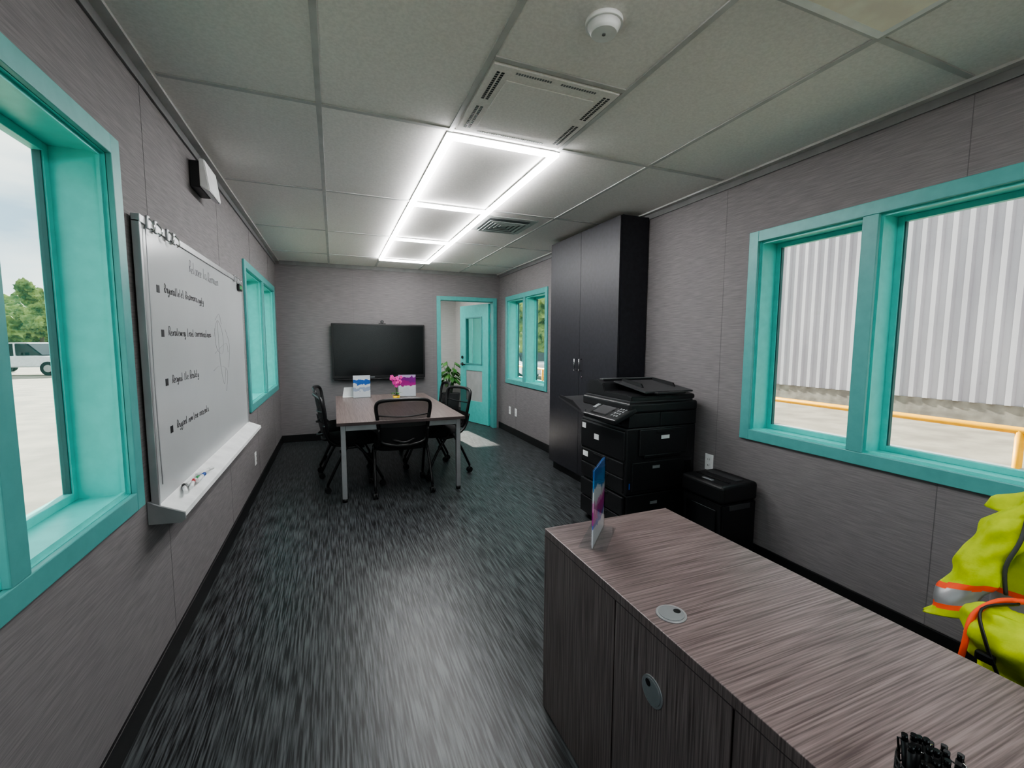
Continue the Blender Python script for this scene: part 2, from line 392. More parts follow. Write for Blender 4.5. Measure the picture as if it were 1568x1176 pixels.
k=MB(); px,py=2.03,8.15
k.cyl((px,py,0),(px,py,.42),.13,TERRA,r2=.18,seg=28); k.cyl((px,py,.40),(px,py,.41),.165,BARK,seg=24)
for i in range(34):
    a=random.random()*6.28; h=.55+random.random()*.4; r=.05+random.random()*.14
    tip=Vector((px+math.cos(a)*r,py+math.sin(a)*r,h+.08)); base=Vector((px+math.cos(a)*.03,py+math.sin(a)*.03,.4))
    k.tube([base,(base+tip)/2+Vector((0,0,.08)),tip],.004,STEM,seg=5,sub=3)
    dr=Vector((math.cos(a),math.sin(a),-.3)).normalized(); sd=dr.cross(Vector((0,0,1))).normalized()
    def lf(u,v,tip=tip,dr=dr,sd=sd): 
        w_=math.sin(math.pi*min(1,v*1.0))*.04+.001
        return tip+dr*(v*.15)+sd*((u-.5)*2*w_)+Vector((0,0,-abs(u-.5)*.02-.05*v*v))
    k.surf(lf,3,6,LEAF)
k.done('potted_plant')

# ------------------------------------------------------------------ whiteboard
E=bpy.data.objects.new('whiteboard',None); COL.objects.link(E)
k=MB(); a0,a1,b0,b1=2.08,4.04,0.70,1.82
k.box((XL+.012,a0,b0),(XL+.032,a1,b1),WB,.002)
k.box((XL+.010,a0-.006,b0),(XL+.036,a0+.010,b1),SILV,.002); k.box((XL+.010,a1-.010,b0),(XL+.036,a1+.006,b1),SILV,.002)
k.box((XL+.010,a0-.006,b1-.008),(XL+.038,a1+.006,b1+.022),SILV,.002)
k.box((XL+.002,a0+.1,b0+.1),(XL+.012,a1-.1,b1-.1),GREY)
k.prism([(XL+.004,.665),(XL+.004,.745),(XL+.036,.725),(XL+.115,.690),(XL+.118,.672),(XL+.105,.660)],1,a0-.01,a1+.03,WHITE)
k.prism([(XL+.002,.660),(XL+.002,.750),(XL+.038,.730),(XL+.12,.694),(XL+.122,.668),(XL+.108,.655)],1,a0-.022,a0-.01,GREY)
for y in (2.14,2.22,2.36,2.44,3.75,3.86):
    k.box((XL+.036,y-.012,b1-.02),(XL+.046,y+.012,b1+.03),SILV,.003)
    k.tube([(XL+.045,y,b1+.02),(XL+.06,y,b1+.0),(XL+.06,y,b1-.02),(XL+.05,y,b1-.03)],.003,CHROME,seg=6,sub=3)
k.box((XL+.034,3.86,1.755),(XL+.05,3.98,1.80),BLACK,.003); k.box((XL+.05,3.88,1.765),(XL+.051,3.96,1.79),GREEN)
k.tube([(XL+.036,2.13,1.83),(XL+.04,2.115,1.6),(XL+.037,2.11,1.2),(XL+.037,2.12,.8)],.002,SILV,seg=5,sub=3)
xs_=XL+.0325
for y,z in ((2.23,1.585),(2.25,1.405),(2.26,1.20),(2.28,0.995)):
    k.box((xs_-.001,y-.014,z-.016),(xs_+.0008,y+.018,z+.014),INK,.0003)
for pts in ([(3.1,1.40),(3.2,1.50),(3.32,1.42),(3.3,1.30),(3.15,1.33),(3.12,1.45)],[(3.2,1.5),(3.22,1.25),(3.3,1.1),(3.36,1.2)],[(3.05,1.2),(3.2,1.22),(3.4,1.18),(3.35,1.05)],[(3.4,1.45),(3.5,1.35),(3.45,1.2)],[(3.15,1.5),(3.25,1.54),(3.3,1.48)],[(3.1,1.3),(3.4,1.36),(3.45,1.3)]):
    k.tube([(xs_,y,z) for y,z in pts],.0007,INKG,seg=4,sub=5)
k.done('board',parent=E)
k=MB()
for i,(mm,y) in enumerate(((BLACK,2.28),(RED,2.35),(BLUE,2.45),(GREEN,2.40),(WHITE,2.56))):
    q=Vector((XL+.065+.01*(i%3),y,.728)); dv=Vector((.01*(i-2),.06,0))
    k.cyl(q-dv,q+dv*.4,.008,WHITE,seg=12); k.cyl(q+dv*.4,q+dv,.0085,mm,seg=12)
k.done('markers',parent=E)
def handwriting(text,y,z,h,m,name,drop=0.0,seed=1):
    rr=random.Random(seed); k=MB(); cy=y
    G={'loop':[(0,.5),(.35,.55),(.5,.3),(.3,0),(.05,.1),(.0,.4),(.3,.55),(.55,.2),(.7,.0)],
       'arch':[(0,0),(.05,.5),(.1,.3),(.35,.55),(.5,.4),(.5,0),(.65,.05)],
       'tall':[(.1,1.0),(.12,.4),(.15,0),(.35,.05)],
       'zig':[(0,.5),(.15,0),(.3,.5),(.45,0),(.6,.5)],
       'desc':[(0,.5),(.1,.05),(.35,.1),(.45,.5),(.4,-.3),(.15,-.4),(.1,-.2)],
       'hump':[(0,.25),(.3,.3),(.4,.5),(.15,.55),(.02,.25),(.2,0),(.5,.1)],
       'cap':[(.1,0),(.12,1.0),(.5,.9),(.45,.5),(.15,.5),(.5,0)]}
    def gl(ch):
        if ch.isupper(): return 'cap'
        if ch in 'tldbkhf': return 'tall'
        if ch in 'gyqpj': return 'desc'
        if ch in 'nmru': return 'arch'
        if ch in 'vwzx': return 'zig'
        if ch in 'ei': return 'hump'
        return 'loop'
    for ch in text:
        if ch==' ': cy+=h*.55; continue
        s_=h*(.9+.25*rr.random()); dz=drop*(cy-y)+rr.uniform(-.06,.06)*h
        pts=[(xs_,cy+(a+.12*b)*s_,z+dz+b*s_) for a,b in G[gl(ch)]]
        k.tube(pts,.0010,m,seg=4,sub=3); cy+=s_*.62
    return k.done(name,parent=E)
handwriting("Welcome to Harrison",2.68,1.715,.050,INKG,'handwriting_heading',seed=2)
for i,(t,y,z) in enumerate((("Unparalleled Resources apply",2.30,1.575),("Visualizing brand communications",2.32,1.395),("Respect the Quality",2.33,1.19),("Support new hire accounts",2.35,.985))):
    handwriting(t,y,z,.035,INK,'handwriting_line_%d'%(i+1),seed=5+i)

k=MB(); k.box((XL,2.92,2.20),(XL+.05,3.14,2.34),COPY2,.006); k.prism([(XL+.05,2.20),(XL+.05,2.345),(XL+.075,2.345),(XL+.095,2.185),(XL+.09,2.18)],1,2.90,3.16,WHITE,bev=.004)
k.done('emergency_light')
def outlet(side,y,z,nm='wall_outlet'):
    k=MB(); x=XL if side=='L' else XR; s_=1 if side=='L' else -1
    def bb(a,b,p,q,m,bv=0):
        u,v=sorted((x+s_*a,x+s_*b)); k.box((u,p[0],p[1]),(v,q[0],q[1]),m,bv)
    bb(0,.006,(y-.036,z-.058),(y+.036,z+.058),WHITE,.003)
    for dz in (-.022,.022):
        bb(.006,.009,(y-.016,z+dz-.014),(y+.016,z+dz+.014),WHITE,.002)
        bb(.009,.0095,(y-.008,z+dz-.006),(y-.005,z+dz+.006),BLACK); bb(.009,.0095,(y+.005,z+dz-.006),(y+.008,z+dz+.006),BLACK)
    return k.done(nm)
outlet('L',4.49,.32); outlet('R',6.18,.35); outlet('R',5.94,.35); outlet('R',2.33,.53)

# ------------------------------------------------------------------ TV
k=MB(); tx0,tx1,tz0,tz1=-.03,1.25,.86,1.63; ty=YB-.085
k.box((tx0,ty,tz0),(tx1,YB-.03,tz1),BLACK,.008); k.box((tx0+.025,ty-.003,tz0+.045),(tx1-.025,ty,tz1-.022),SCREEN)
k.box((tx0+.2,YB-.03,tz0+.15),(tx1-.2,YB,tz1-.15),BLACK)
k.box((tx0+.5,ty-.004,tz0+.012),(tx0+.56,ty,tz0+.026),GREY)
k.box((tx0+.02,ty-.01,tz0-.02),(tx1-.02,YB-.04,tz0),BLACK,.004)
k.done('wall_television')
k=MB(); k.box((.60,ty+.005,tz1),(.70,ty+.045,tz1+.01),BLACK,.003); k.cyl((.65,ty+.005,tz1+.032),(.65,ty+.045,tz1+.032),.022,BLACK,seg=20); k.cyl((.65,ty+.002,tz1+.032),(.65,ty+.005,tz1+.032),.012,DGREY,seg=16); k.box((.644,ty+.02,tz1+.008),(.656,ty+.03,tz1+.02),BLACK); k.done('webcam')

# ------------------------------------------------------------------ conference table
k=MB(); TH=.70; ax0,ax1,ay0,ay1=0.0,1.10,3.88,5.90
k.box((ax0,ay0,TH-.028),(ax1,ay1,TH),WOODT,.003)
k.box((ax0-.001,ay0-.0015,TH-.026),(ax1+.001,ay0,TH-.002),WOODE); 
for x,y in ((ax0+.03,ay0+.05),(ax1-.07,ay0+.05),(ax0+.03,ay1-.09),(ax1-.07,ay1-.09)):
    k.box((x,y,.03),(x+.04,y+.04,TH-.028),SILV,.003); k.cyl((x+.02,y+.02,0),(x+.02,y+.02,.03),.022,BLACK,seg=16)
for (p_,q_) in (((ax0+.07,ay0+.055),(ax1-.07,ay0+.08)),((ax0+.07,ay1-.08),(ax1-.07,ay1-.055)),((ax0+.035,ay0+.09),(ax0+.06,ay1-.09)),((ax1-.06,ay0+.09),(ax1-.035,ay1-.09))):
    k.box((p_[0],p_[1],TH-.08),(q_[0],q_[1],TH-.028),SILV,.002)
k.done('conference_table')

# ------------------------------------------------------------------ chair
def chair():
    k=MB()
    for s_ in (-1,1):
        k.tube([(s_*.25,-.25,.075),(s_*.245,-.16,.26),(s_*.235,-.06,.43)],.013,BLACK,sub=3)
        k.tube([(s_*.25,.24,.075),(s_*.245,.14,.26),(s_*.235,.0,.43)],.013,BLACK,sub=3)
        k.tube([(s_*.235,-.10,.40),(s_*.235,.08,.40)],.013,BLACK)
        k.tube([(s_*.20,.0,.42),(s_*.205,-.15,.425),(s_*.205,-.235,.50),(s_*.215,-.265,.62)],.014,BLACK,sub=4)
        for y in (-.25,.24):
            k.cyl((s_*.25,y,.05),(s_*.25,y,.085),.010,BLACK,seg=10)
            for o_ in (-.013,.013): k.cyl((s_*.25+o_-.008,y,.028),(s_*.25+o_+.008,y,.028),.028,BLACK,seg=18)
            k.box((s_*.25-.02,y-.018,.03),(s_*.25+.02,y+.018,.056),BLACK,.006)
    k.tube([(-.235,-.05,.40),(.235,-.05,.40)],.011,BLACK); k.tube([(-.24,.06,.395),(.24,.06,.395)],.011,BLACK)
    def st(u,v):
        a=2*math.pi*u; n=4.0; cx=math.copysign(abs(math.cos(a))**(2/n),math.cos(a)); cy=math.copysign(abs(math.sin(a))**(2/n),math.sin(a))
        prof=[(0.86,0.405),(0.97,0.412),(1.0,0.44),(0.98,0.468),(0.9,0.480),(0.5,0.478),(0.05,0.474)]
        r,z=prof[min(6,int(round(v*6)))]
        return Vector((cx*.235*r,.01+cy*.225*r,z))
    k.surf(st,40,7,FABR,closeu=True)
    def bp(x,z):
        wd=.195+.045*z; return Vector((x*wd, -.255-.055*z-.035*(1-x*x)*1.0+.03, .49+.38*z))
    loop=[]
    for x,z in ((-1,.15),(-1,.5),(-1,.85),(-.86,.98),(-.45,1.02),(0,1.03),(.45,1.02),(.86,.98),(1,.85),(1,.5),(1,.15),(.9,.0),(.4,-.06),(0,-.07),(-.4,-.06),(-.9,.0)):
        loop.append(bp(x,z))
    k.tube(loop,.016,BLACK,closed=True,sub=4,seg=8)
    k.surf(lambda u,v: bp((u*2-1)*(1 if .1<v<.93 else .93),.02+v*.98),18,14,MESHB)
    k.surf(lambda u,v: bp((u*2-1)*.95,-.05+v*.42)+Vector((0,-.006,0)),18,6,BLACK)
    k.surf(lambda u,v: bp((u*2-1)*.95,-.05+v*.42)+Vector((0,.006,0)),18,6,BLACK)
    k.tube([(-.1,-.25,.52),(0,-.30,.50),(.1,-.25,.52)],.012,BLACK,sub=4)
    k.tube([bp(-1,.66)+Vector((0,-.004,0)),bp(0,.62)+Vector((0,-.004,0)),bp(1,.66)+Vector((0,-.004,0))],.006,BLACK,sub=4)
    return k
ch=chair().done('office_chair',(.55,4.17,0),0.0)
HP=math.pi/2
dup(ch,(.13,4.52,0),-HP+.12); dup(ch,(.10,5.22,0),-HP-.08)
dup(ch,(.99,4.60,0),HP+.30); dup(ch,(.97,5.28,0),HP-.05)
dup(ch,(1.53,.36,0),HP)

def signholder(name,x,y,z,w,h,poster,rot):
    k=MB()
    k.box((-w/2,-.001,0.004),(w/2,.001,h),poster)
    k.box((-w/2-.003,-.004,0),(w/2+.003,-.002,h+.004),ACRY); k.box((-w/2-.003,.002,0),(w/2+.003,.004,h+.004),ACRY)
    k.box((-w/2-.003,-.045,0),(w/2+.003,.045,.003),ACRY)
    o=k.done(name,(x,y,z),rot); return o
signholder('brochure_holder',.30,5.62,TH+.001,.20,.27,POSTER2,.15)
signholder('brochure_holder',.83,5.55,TH+.001,.21,.27,POSTER3,-.2)
k=MB(); k.box((.08,5.70,TH),(.215,5.76,TH+.006),WHITE,.002); k.prism([(0.08,TH+.006),(.215,TH+.006),(.20,TH+.12),(.10,TH+.12)],1,5.725,5.735,PAPER); k.done('table_tent_card')
k=MB(); vx,vy=.66,5.25
k.cyl((vx,vy,TH),(vx,vy,TH+.055),.032,YEL,r2=.042,seg=24); k.cyl((vx,vy,TH+.05),(vx,vy,TH+.056),.036,BARK,seg=20)
for s_ in range(3):
    a=s_*2.1+.4; pts=[Vector((vx,vy,TH+.05)),Vector((vx+.01*math.cos(a),vy,TH+.16)),Vector((vx+.05*math.cos(a),vy+.03*math.sin(a),TH+.27))]
    k.tube(pts,.0025,STEM,seg=5,sub=4)
    for j in range(6):
        t=.25+j*.13; c_=pts[1].lerp(pts[2],min(1,t))+Vector((random.uniform(-.025,.025),random.uniform(-.02,.02),random.uniform(-.02,.03)))
        for q in range(5):
            b_=q*1.257; k.sph(c_+Vector((math.cos(b_)*.012,random.uniform(-.004,.004),math.sin(b_)*.012)),(.011,.004,.011),PINK,seg=8)
        k.sph(c_,(.004,.006,.004),YEL,seg=6)
for q in range(5):
    a=q*1.25; k.surf(lambda u,v,a=a: Vector((vx+math.cos(a)*(v*.08)-math.sin(a)*(u-.5)*.03*math.sin(math.pi*v),vy+math.sin(a)*v*.08+math.cos(a)*(u-.5)*.03*math.sin(math.pi*v),TH+.055+.03*math.sin(v*2.6))),3,6,LEAF)
k.done('potted_orchid')

# ------------------------------------------------------------------ tall cabinet
k=MB(); cx0,cy0,cy1=2.17,3.06,4.28
k.box((cx0+.02,cy0,.09),(XR-.013,cy1,H-.035),CHAR); k.box((cx0+.05,cy0+.01,0),(XR-.013,cy1-.01,.09),BLACK)
ym=(cy0+cy1)/2
k.box((cx0,cy0+.002,.095),(cx0+.018,ym-.002,H-.04),CHAR,.001); k.box((cx0,ym+.002,.095),(cx0+.018,cy1-.002,H-.04),CHAR,.001)
for y in (ym-.045,ym+.045):
    k.tube([(cx0,y,1.11),(cx0-.028,y,1.11),(cx0-.028,y,1.22),(cx0,y,1.22)],.005,CHROME,seg=8)
k.cyl((cx0-.004,ym-.05,1.05),(cx0,ym-.05,1.05),.01,CHROME,seg=14)
k.done('tall_storage_cabinet')

# ------------------------------------------------------------------ copier
k=MB(); X0,X1,Y0,Y1=1.80,2.40,2.40,3.0
k.box((X0+.02,Y0+.02,.03),(X1-.01,Y1-.02,.33),COPY,.008)
for x in (X0+.06,X1-.06):
    for y in (Y0+.06,Y1-.06): k.cyl((x-.015,y,.02),(x+.015,y,.02),.02,BLACK,seg=14)
k.box((X0,Y0+.01,.335),(X1,Y1-.01,.80),COPY,.012)
for z0,z1 in ((.05,.18),(.19,.32),(.35,.45),(.46,.56)):
    k.box((X0-.010,Y0+.03,z0),(X0+.01,Y1-.03,z1),COPY,.005)
    k.box((X0-.013,Y0+.20,z1-.030),(X0-.008,Y1-.20,z1-.012),BLACK,.002)
k.box((X0-.0115,Y1-.13,.50),(X0-.0095,Y1-.06,.54),PAPER)
k.box((X0-.014,Y0+.02,.575),(X0+.01,Y1-.02,.78),COPY,.01)
k.box((X0-.016,Y0+.32,.66),(X0-.013,Y0+.38,.70),PAPER); k.box((X0-.016,Y1-.10,.72),(X0-.013,Y1-.05,.76),PAPER)
k.box((X0+.05,Y0+.003,.36),(X1-.04,Y0+.012,.56),COPY,.004)
k.box((X0+.10,Y0-.004,.60),(X1-.08,Y0+.012,.79),COPY,.008); k.box((X0+.24,Y0-.008,.755),(X0+.38,Y0-.002,.775),BLACK,.003)
k.box((X0+.28,Y0-.006,.715),(X0+.35,Y0-.003,.74),PAPER); k.box((X0+.22,Y0,.51),(X0+.28,Y0+.004,.53),GREY)
k.box((X0+.14,Y0-.010,.585),(X0+.46,Y0+.01,.612),BLACK,.006)
for i in range(8): k.box((X1-.10+i*.008,Y0+.000,.44),(X1-.097+i*.008,Y0+.004,.54),BLACK)
k.box((X0+.03,Y0+.008,.38),(X0+.038,Y0+.011,.42),BLUE)
k.box((X0+.22,Y0+.016,.25),(X0+.28,Y0+.019,.27),GREY)
k.box((X0+.28,Y0+.01,.80),(X1,Y1-.01,.90),COPY,.006); k.box((X0+.02,Y0+.01,.80),(X0+.28,Y0+.10,.90),COPY,.006)
k.prism([(Y0+.10,.80),(Y1-.01,.80),(Y1-.01,.85),(Y0+.12,.81)],0,X0+.03,X0+.28,COPY2)
k.box((X0+.01,Y0,.90),(X1,Y1,.97),COPY,.016,seg=3); k.box((X0+.03,Y0+.02,.97),(X1-.03,Y1-.02,.982),COPY2,.002)
k.prism([(Y0+.02,.982),(Y0+.02,1.012),(Y0+.08,1.022),(Y0+.34,1.022),(Y0+.37,1.075),(Y0+.44,1.098),(Y0+.54,1.09),(Y1-.01,1.05),(Y1-.01,.982)],0,X0+.04,X1-.01,COPY,bev=.006)
k.prism([(Y0-.01,1.035),(Y0+.36,1.082),(Y0+.36,1.092),(Y0-.01,1.047)],0,X0+.13,X1-.06,COPY2,bev=.002)
k.box((X0+.20,Y0-.05,1.030),(X1-.16,Y0+.02,1.044),COPY,.004)
for x in (X0+.19,X1-.13): k.prism([(Y0+.10,1.062),(Y0+.34,1.090),(Y0+.34,1.112),(Y0+.12,1.088)],0,x,x+.012,BLACK)
k.box((X0+.08,Y0+.42,1.094),(X1-.06,Y0+.47,1.104),DGREY,.003)
M=Matrix.Translation((X0+.0,Y0+.19,.900))@Matrix.Rotation(math.radians(-24),4,'Y')
k.box((-.12,-.20,-.022),(.07,.20,.016),COPY,.010,M=M); k.box((-.095,-.06,.016),(.035,.13,.018),BLACK2,M=M)
k.box((-.080,-.045,.018),(.020,.115,.0185),COPY2,M=M)
for i in range(4):
    for j in range(3): k.cyl((-.07+i*.028,-.165+j*.028,.016),(-.07+i*.028,-.165+j*.028,.021),.009,GREY,seg=10,M=M)
k.box((-.03,.145,.016),(.03,.185,.020),GREY,.002,M=M)
k.box((-.01,-.10,-.07),(.08,.12,-.02),COPY,.006,M=M)
k.prism([(Y1-.01,.80),(Y1+.42,.895),(Y1+.42,.905),(Y1+.30,.885),(Y1-.01,.82)],0,X0+.02,X0+.34,COPY2,bev=.002)
k.prism([(Y1+.02,.82),(Y1+.40,.90),(Y1+.40,.92),(Y1+.2,.90)],0,X0+.022,X0+.034,COPY)
k.done('office_copier')

k=MB(); a=(2.13,1.90); b_=(2.42,2.24)
k.prism([(a[0]+.02,.0),(b_[0],.0),(b_[0],.40),(a[0],.40)],1,a[1]+.01,b_[1]-.01,BLACK,bev=.008)
k.box((a[0]-.01,a[1],.405),(b_[0],b_[1],.520),BLACK,.024,seg=4)
k.box((a[0]+.08,a[1]+.04,.519),(a[0]+.10,b_[1]-.04,.523),BLACK2); k.box((a[0]+.16,a[1]+.05,.517),(a[0]+.22,b_[1]-.05,.524),COPY2,.002)
k.box((a[0]+.03,a[1]+.12,.518),(a[0]+.05,a[1]+.2,.524),GREY,.002)
k.box((a[0]-.006,a[1]+.05,.08),(a[0]+.012,b_[1]-.05,.36),BLACK2,.004)
k.box((a[0]+.06,a[1]+.002,.36),(b_[0]-.06,a[1]+.014,.395),COPY2,.004)
k.done('paper_shredder')

# ------------------------------------------------------------------ desk
k=MB(); DH=.695; dx0,dx1,dy0,dy1=.696,1.25,-.75,1.40
k.box((dx0,dy0,DH-.027),(dx1,dy1,DH),WOOD,.002)
k.box((dx0+.012,dy0+.01,0.0),(dx1-.012,dy1-.01,DH-.028),WOOD)
k.box((dx0+.0115,dy0,DH-.031),(dx0+.013,dy1,DH-.027),WOODE)
k.box((dx0,dy0,0),(dx0+.012,.57,DH-.028),WOOD,.001)
k.box((dx0,.575,0),(dx0+.012,.958,DH-.028),WOOD,.001)
k.box((dx0,.963,0),(dx0+.012,dy1-.012,DH-.028),WOOD,.001)
k.box((dx0,dy1-.012,0),(dx1,dy1,DH-.028),WOOD,.001)
k.box((dx0-.0008,dy0,DH-.0275),(dx0,dy1,DH-.0255),WOODE)
def grommet(c_,ax):
    M=Matrix.Translation(c_)@(Matrix.Rotation(-math.pi/2,4,'Y') if ax=='x' else Matrix.Identity(4))
    k.cyl((0,0,0),(0,0,.003),.037,SILV,seg=40,M=M); k.cyl((0,0,.003),(0,0,.0045),.031,GREY,seg=40,M=M)
    q=(.018,0) if ax=='z' else (.016,.012)
    k.cyl((q[0],q[1],.0046),(q[0],q[1],.0052),.009,BLACK,seg=20,M=M)
grommet((.763,.82,DH),'z'); grommet((dx0,.80,.525),'x')
k.done('reception_desk')
signholder('brochure_holder',.835,1.262,DH+.001,.20,.262,POSTER,math.radians(46))

k=MB(); pc=Vector((.752,.298,DH))
for i in range(28):
    a=i*2*math.pi/28; k.cyl(pc+Vector((math.cos(a)*.04,math.sin(a)*.04,.004)),pc+Vector((math.cos(a)*.04,math.sin(a)*.04,.09)),.0012,BLACK,seg=5)
for z in [.004+.0122*j for j in range(8)]:
    k.tube([pc+Vector((math.cos(t)*.04,math.sin(t)*.04,z)) for t in [q*2*math.pi/28 for q in range(28)]],.0012,BLACK,closed=True,seg=5)
k.cyl(pc,pc+Vector((0,0,.003)),.041,BLACK,seg=28)
for i in range(20):
    a=i*2.4; r=.029*math.sqrt((i+.5)/20); b0_=pc+Vector((math.cos(a)*r*.8,math.sin(a)*r*.8,.004)); t_=pc+Vector((math.cos(a+.3)*r*1.12,math.sin(a+.3)*r*1.12,.108+random.uniform(-.012,.008)))
    dd=(t_-b0_).normalized()
    k.cyl(b0_,t_,.0048,BLACK,seg=12); k.cyl(t_,t_+dd*.009,.0038,BLACK2,seg=10)
    sd=Vector((math.cos(a*1.7),math.sin(a*1.7),0))
    k.tube([t_,t_+sd*.0075,t_+sd*.0075-dd*.035],.0015,CHROME if i%3==0 else BLACK2,seg=5)
k.done('pen_cup')

# ------------------------------------------------------------------ hi-vis jacket
k=MB(); jx,jy=1.80,.36
def wv(z):
    if z<.89: return .250-.02*(.89-z)
    t=(z-.89)/.14; return .25*(1-t*t)*.8+.05*(1-t)+.055
def jt(u,v):
    a=2*math.pi*u; z=.50+.53*v; w_=wv(z); th_=.075-.03*v
    n=2.6; cx=math.copysign(abs(math.cos(a))**(2/n),math.cos(a)); cy=math.copysign(abs(math.sin(a))**(2/n),math.sin(a))
    p=Vector((jx+cy*th_,jy+cx*w_,z)); nn=noise.noise(Vector((p.x*9,p.y*14,p.z*5)))*.035+noise.noise(Vector((p.x*25,p.y*30,p.z*9)))*.014
    return p+Vector((cy*nn,cx*nn,0))
def jm(c_):
    z=c_.z
    if .60<z<.615 or .665<z<.68: return ORNG
    if .615<=z<=.665: return REFL
    if abs(abs(c_.y-jy)-.13)<.025 and z>.68: return REFL
    return HIVIS
k.surf(jt,64,70,HIVIS,matfn=jm,closeu=True)
k.tube([(jx-.03,jy-.06,1.015),(jx-.05,jy,1.02),(jx-.03,jy+.06,1.015),(jx+.04,jy+.05,1.04),(jx+.05,jy,1.045),(jx+.04,jy-.05,1.04)],.018,HIVIS,closed=True,sub=4,flat=1.0)
def sleeve(sg):
    ctr=[Vector((jx-.01,jy+sg*.17,.955)),Vector((jx-.04,jy+sg*.225,.88)),Vector((jx-.08,jy+sg*.262,.76)),Vector((jx-.11,jy+sg*.285,.66)),Vector((jx-.14,jy+sg*.308,.575))]
    rr=[.050,.060,.057,.053,.051]
    def sf(u,v):
        t=v*4; i=min(3,int(t)); q=t-i; c_=ctr[i].lerp(ctr[i+1],q); r=rr[i]*(1-q)+rr[i+1]*q
        a=2*math.pi*u
        fold=.09*math.sin(v*22+2.5*math.sin(a)+sg)+.22*noise.noise(Vector((math.cos(a)*1.8,math.sin(a)*1.8+sg,v*9)))
        nn=1+fold
        return c_+Vector((math.cos(a)*r*nn*.58,math.sin(a)*r*nn,-.35*r*math.sin(a)*sg))
    def sm(c_):
        z=c_.z+.35*(c_.y-(jy+sg*.29))*sg
        if .603<z<.617 or .660<z<.676: return ORNG
        if .617<=z<=.660: return REFL
        return HIVIS
    k.surf(sf,36,90,HIVIS,matfn=sm,closeu=True)
    k.tube([ctr[0]+Vector((-.05,.02*sg,.0)),ctr[1]+Vector((-.048,-.035*sg,-.03)),ctr[2]+Vector((-.02,-.052*sg,.0)),ctr[2]+Vector((-.01,-.055*sg,-.08))],.005,DGREY,sub=5,seg=6)
sleeve(1); sleeve(-1)
k.done('safety_jacket')
k=MB(); bc=Vector((1.56,.46,.605))
def bg(u,v):
    a=2*math.pi*u; ph=math.pi*(.02+.96*v); n=2.6
    sp=lambda t: math.copysign(abs(t)**(2/n),t)
    p=Vector((sp(math.cos(a))*sp(math.sin(ph))*.085,sp(math.sin(a))*sp(math.sin(ph))*.125,-sp(math.cos(ph))*.105))
    nn=noise.noise(p*14+Vector((3,1,2)))*.032+noise.noise(p*34)*.014
    return bc+p*(1+nn/.09*.9)
k.surf(bg,60,44,HIVIS,closeu=True)
k.tube([bc+Vector((-.085,.10,-.08)),bc+Vector((-.09,.09,.0)),bc+Vector((-.06,.09,.075)),bc+Vector((0,.07,.11)),bc+Vector((.05,.04,.115))],.007,ORNG,sub=5,seg=8)
k.tube([bc+Vector((-.095,.02,-.04)),bc+Vector((-.098,.05,.04)),bc+Vector((-.05,.08,.095)),bc+Vector((.02,.04,.115))],.008,BLACK,sub=5,seg=8,flat=.4)
k.box(bc+Vector((-.108,.03,-.01)),bc+Vector((-.09,.065,.012)),BLACK,.004)
k.box(bc+Vector((-.108,.0,-.05)),bc+Vector((-.088,.03,-.032)),BLACK,.004)
k.done('safety_vest_bag')

# ------------------------------------------------------------------ exterior
GZ=-.5
k=MB(); k.box((-120,-60,GZ-.2),(90,140,GZ),GROUND); k.done('parking_lot_ground')
k=MB(); bx_=14.0; pitch=.30
tb=bmesh.new(); y=-22.0; pts=[]
while y<16.0:
    pts+=[(bx_,y),(bx_,y+.13),(bx_-.09,y+.165),(bx_-.09,y+.265)]; y+=pitch
A=[tb.verts.new((p[0],p[1],0.02)) for p in pts]; B=[tb.verts.new((p[0],p[1],10.5)) for p in pts]
for i in range(len(pts)-1): tb.faces.new((A[i],B[i],B[i+1],A[i+1]))
k.add(tb,CORR)
k.box((bx_+.001,-22,0),(bx_+8,16.0,10.5),CORR); k.box((bx_-.03,-22,GZ),(bx_+8,16.0,0.02),CONC)
k.done('warehouse_building')
k=MB()
for z,m_ in ((.43,RAILY),(-.02,RAILG)): k.tube([(7,-12,z),(7,18,z)],.04,m_,seg=10)
for y in (-9.5,-6.5,-3.5,-.5,2.35,5.35,8.4,11.4,14.4): k.cyl((7,y,GZ),(7,y,.43),.04,RAILY,seg=12)
k.done('yellow_railing')
def tree(name,x,y,h,r,n=14):
    k=MB(); k.tube([(x,y,GZ),(x+.1,y,GZ+h*.35),(x,y+.1,GZ+h*.6)],[.18,.13,.08],BARK,seg=8)
    for i in range(n):
        a=random.random()*6.28; q=random.random()*r*.8; rr=r*random.uniform(.25,.48)
        c_=Vector((x+math.cos(a)*q,y+math.sin(a)*q,GZ+h-rr-random.random()*h*.5))
        tb=bmesh.new(); bmesh.ops.create_icosphere(tb,subdivisions=4,radius=rr)
        for v in tb.verts: v.co*=1+.45*noise.noise(v.co*2.2/rr+c_)+.3*noise.noise(v.co*8/rr+c_); v.co+=c_
        k.add(tb,LEAF2,smooth=False)
    k.done(name)
for (x,y,h,r) in ((-26,50,5.5,3.6),(-23.5,52,5.2,3.4),(-30,60,7.0,4.5),(-21.3,46,6.6,1.4),(-35,55,6,4),(-19,62,6.5,4),(-12,70,7,5),(16,34,7,4),(20,40,8,5),(11,44,7,4.5),(27,38,8,5),(13,26,6,2.6),(-40,30,7,5),(-42,18,7,5),(-38,5,7,4)):
    tree('tree',x,y,h,r)
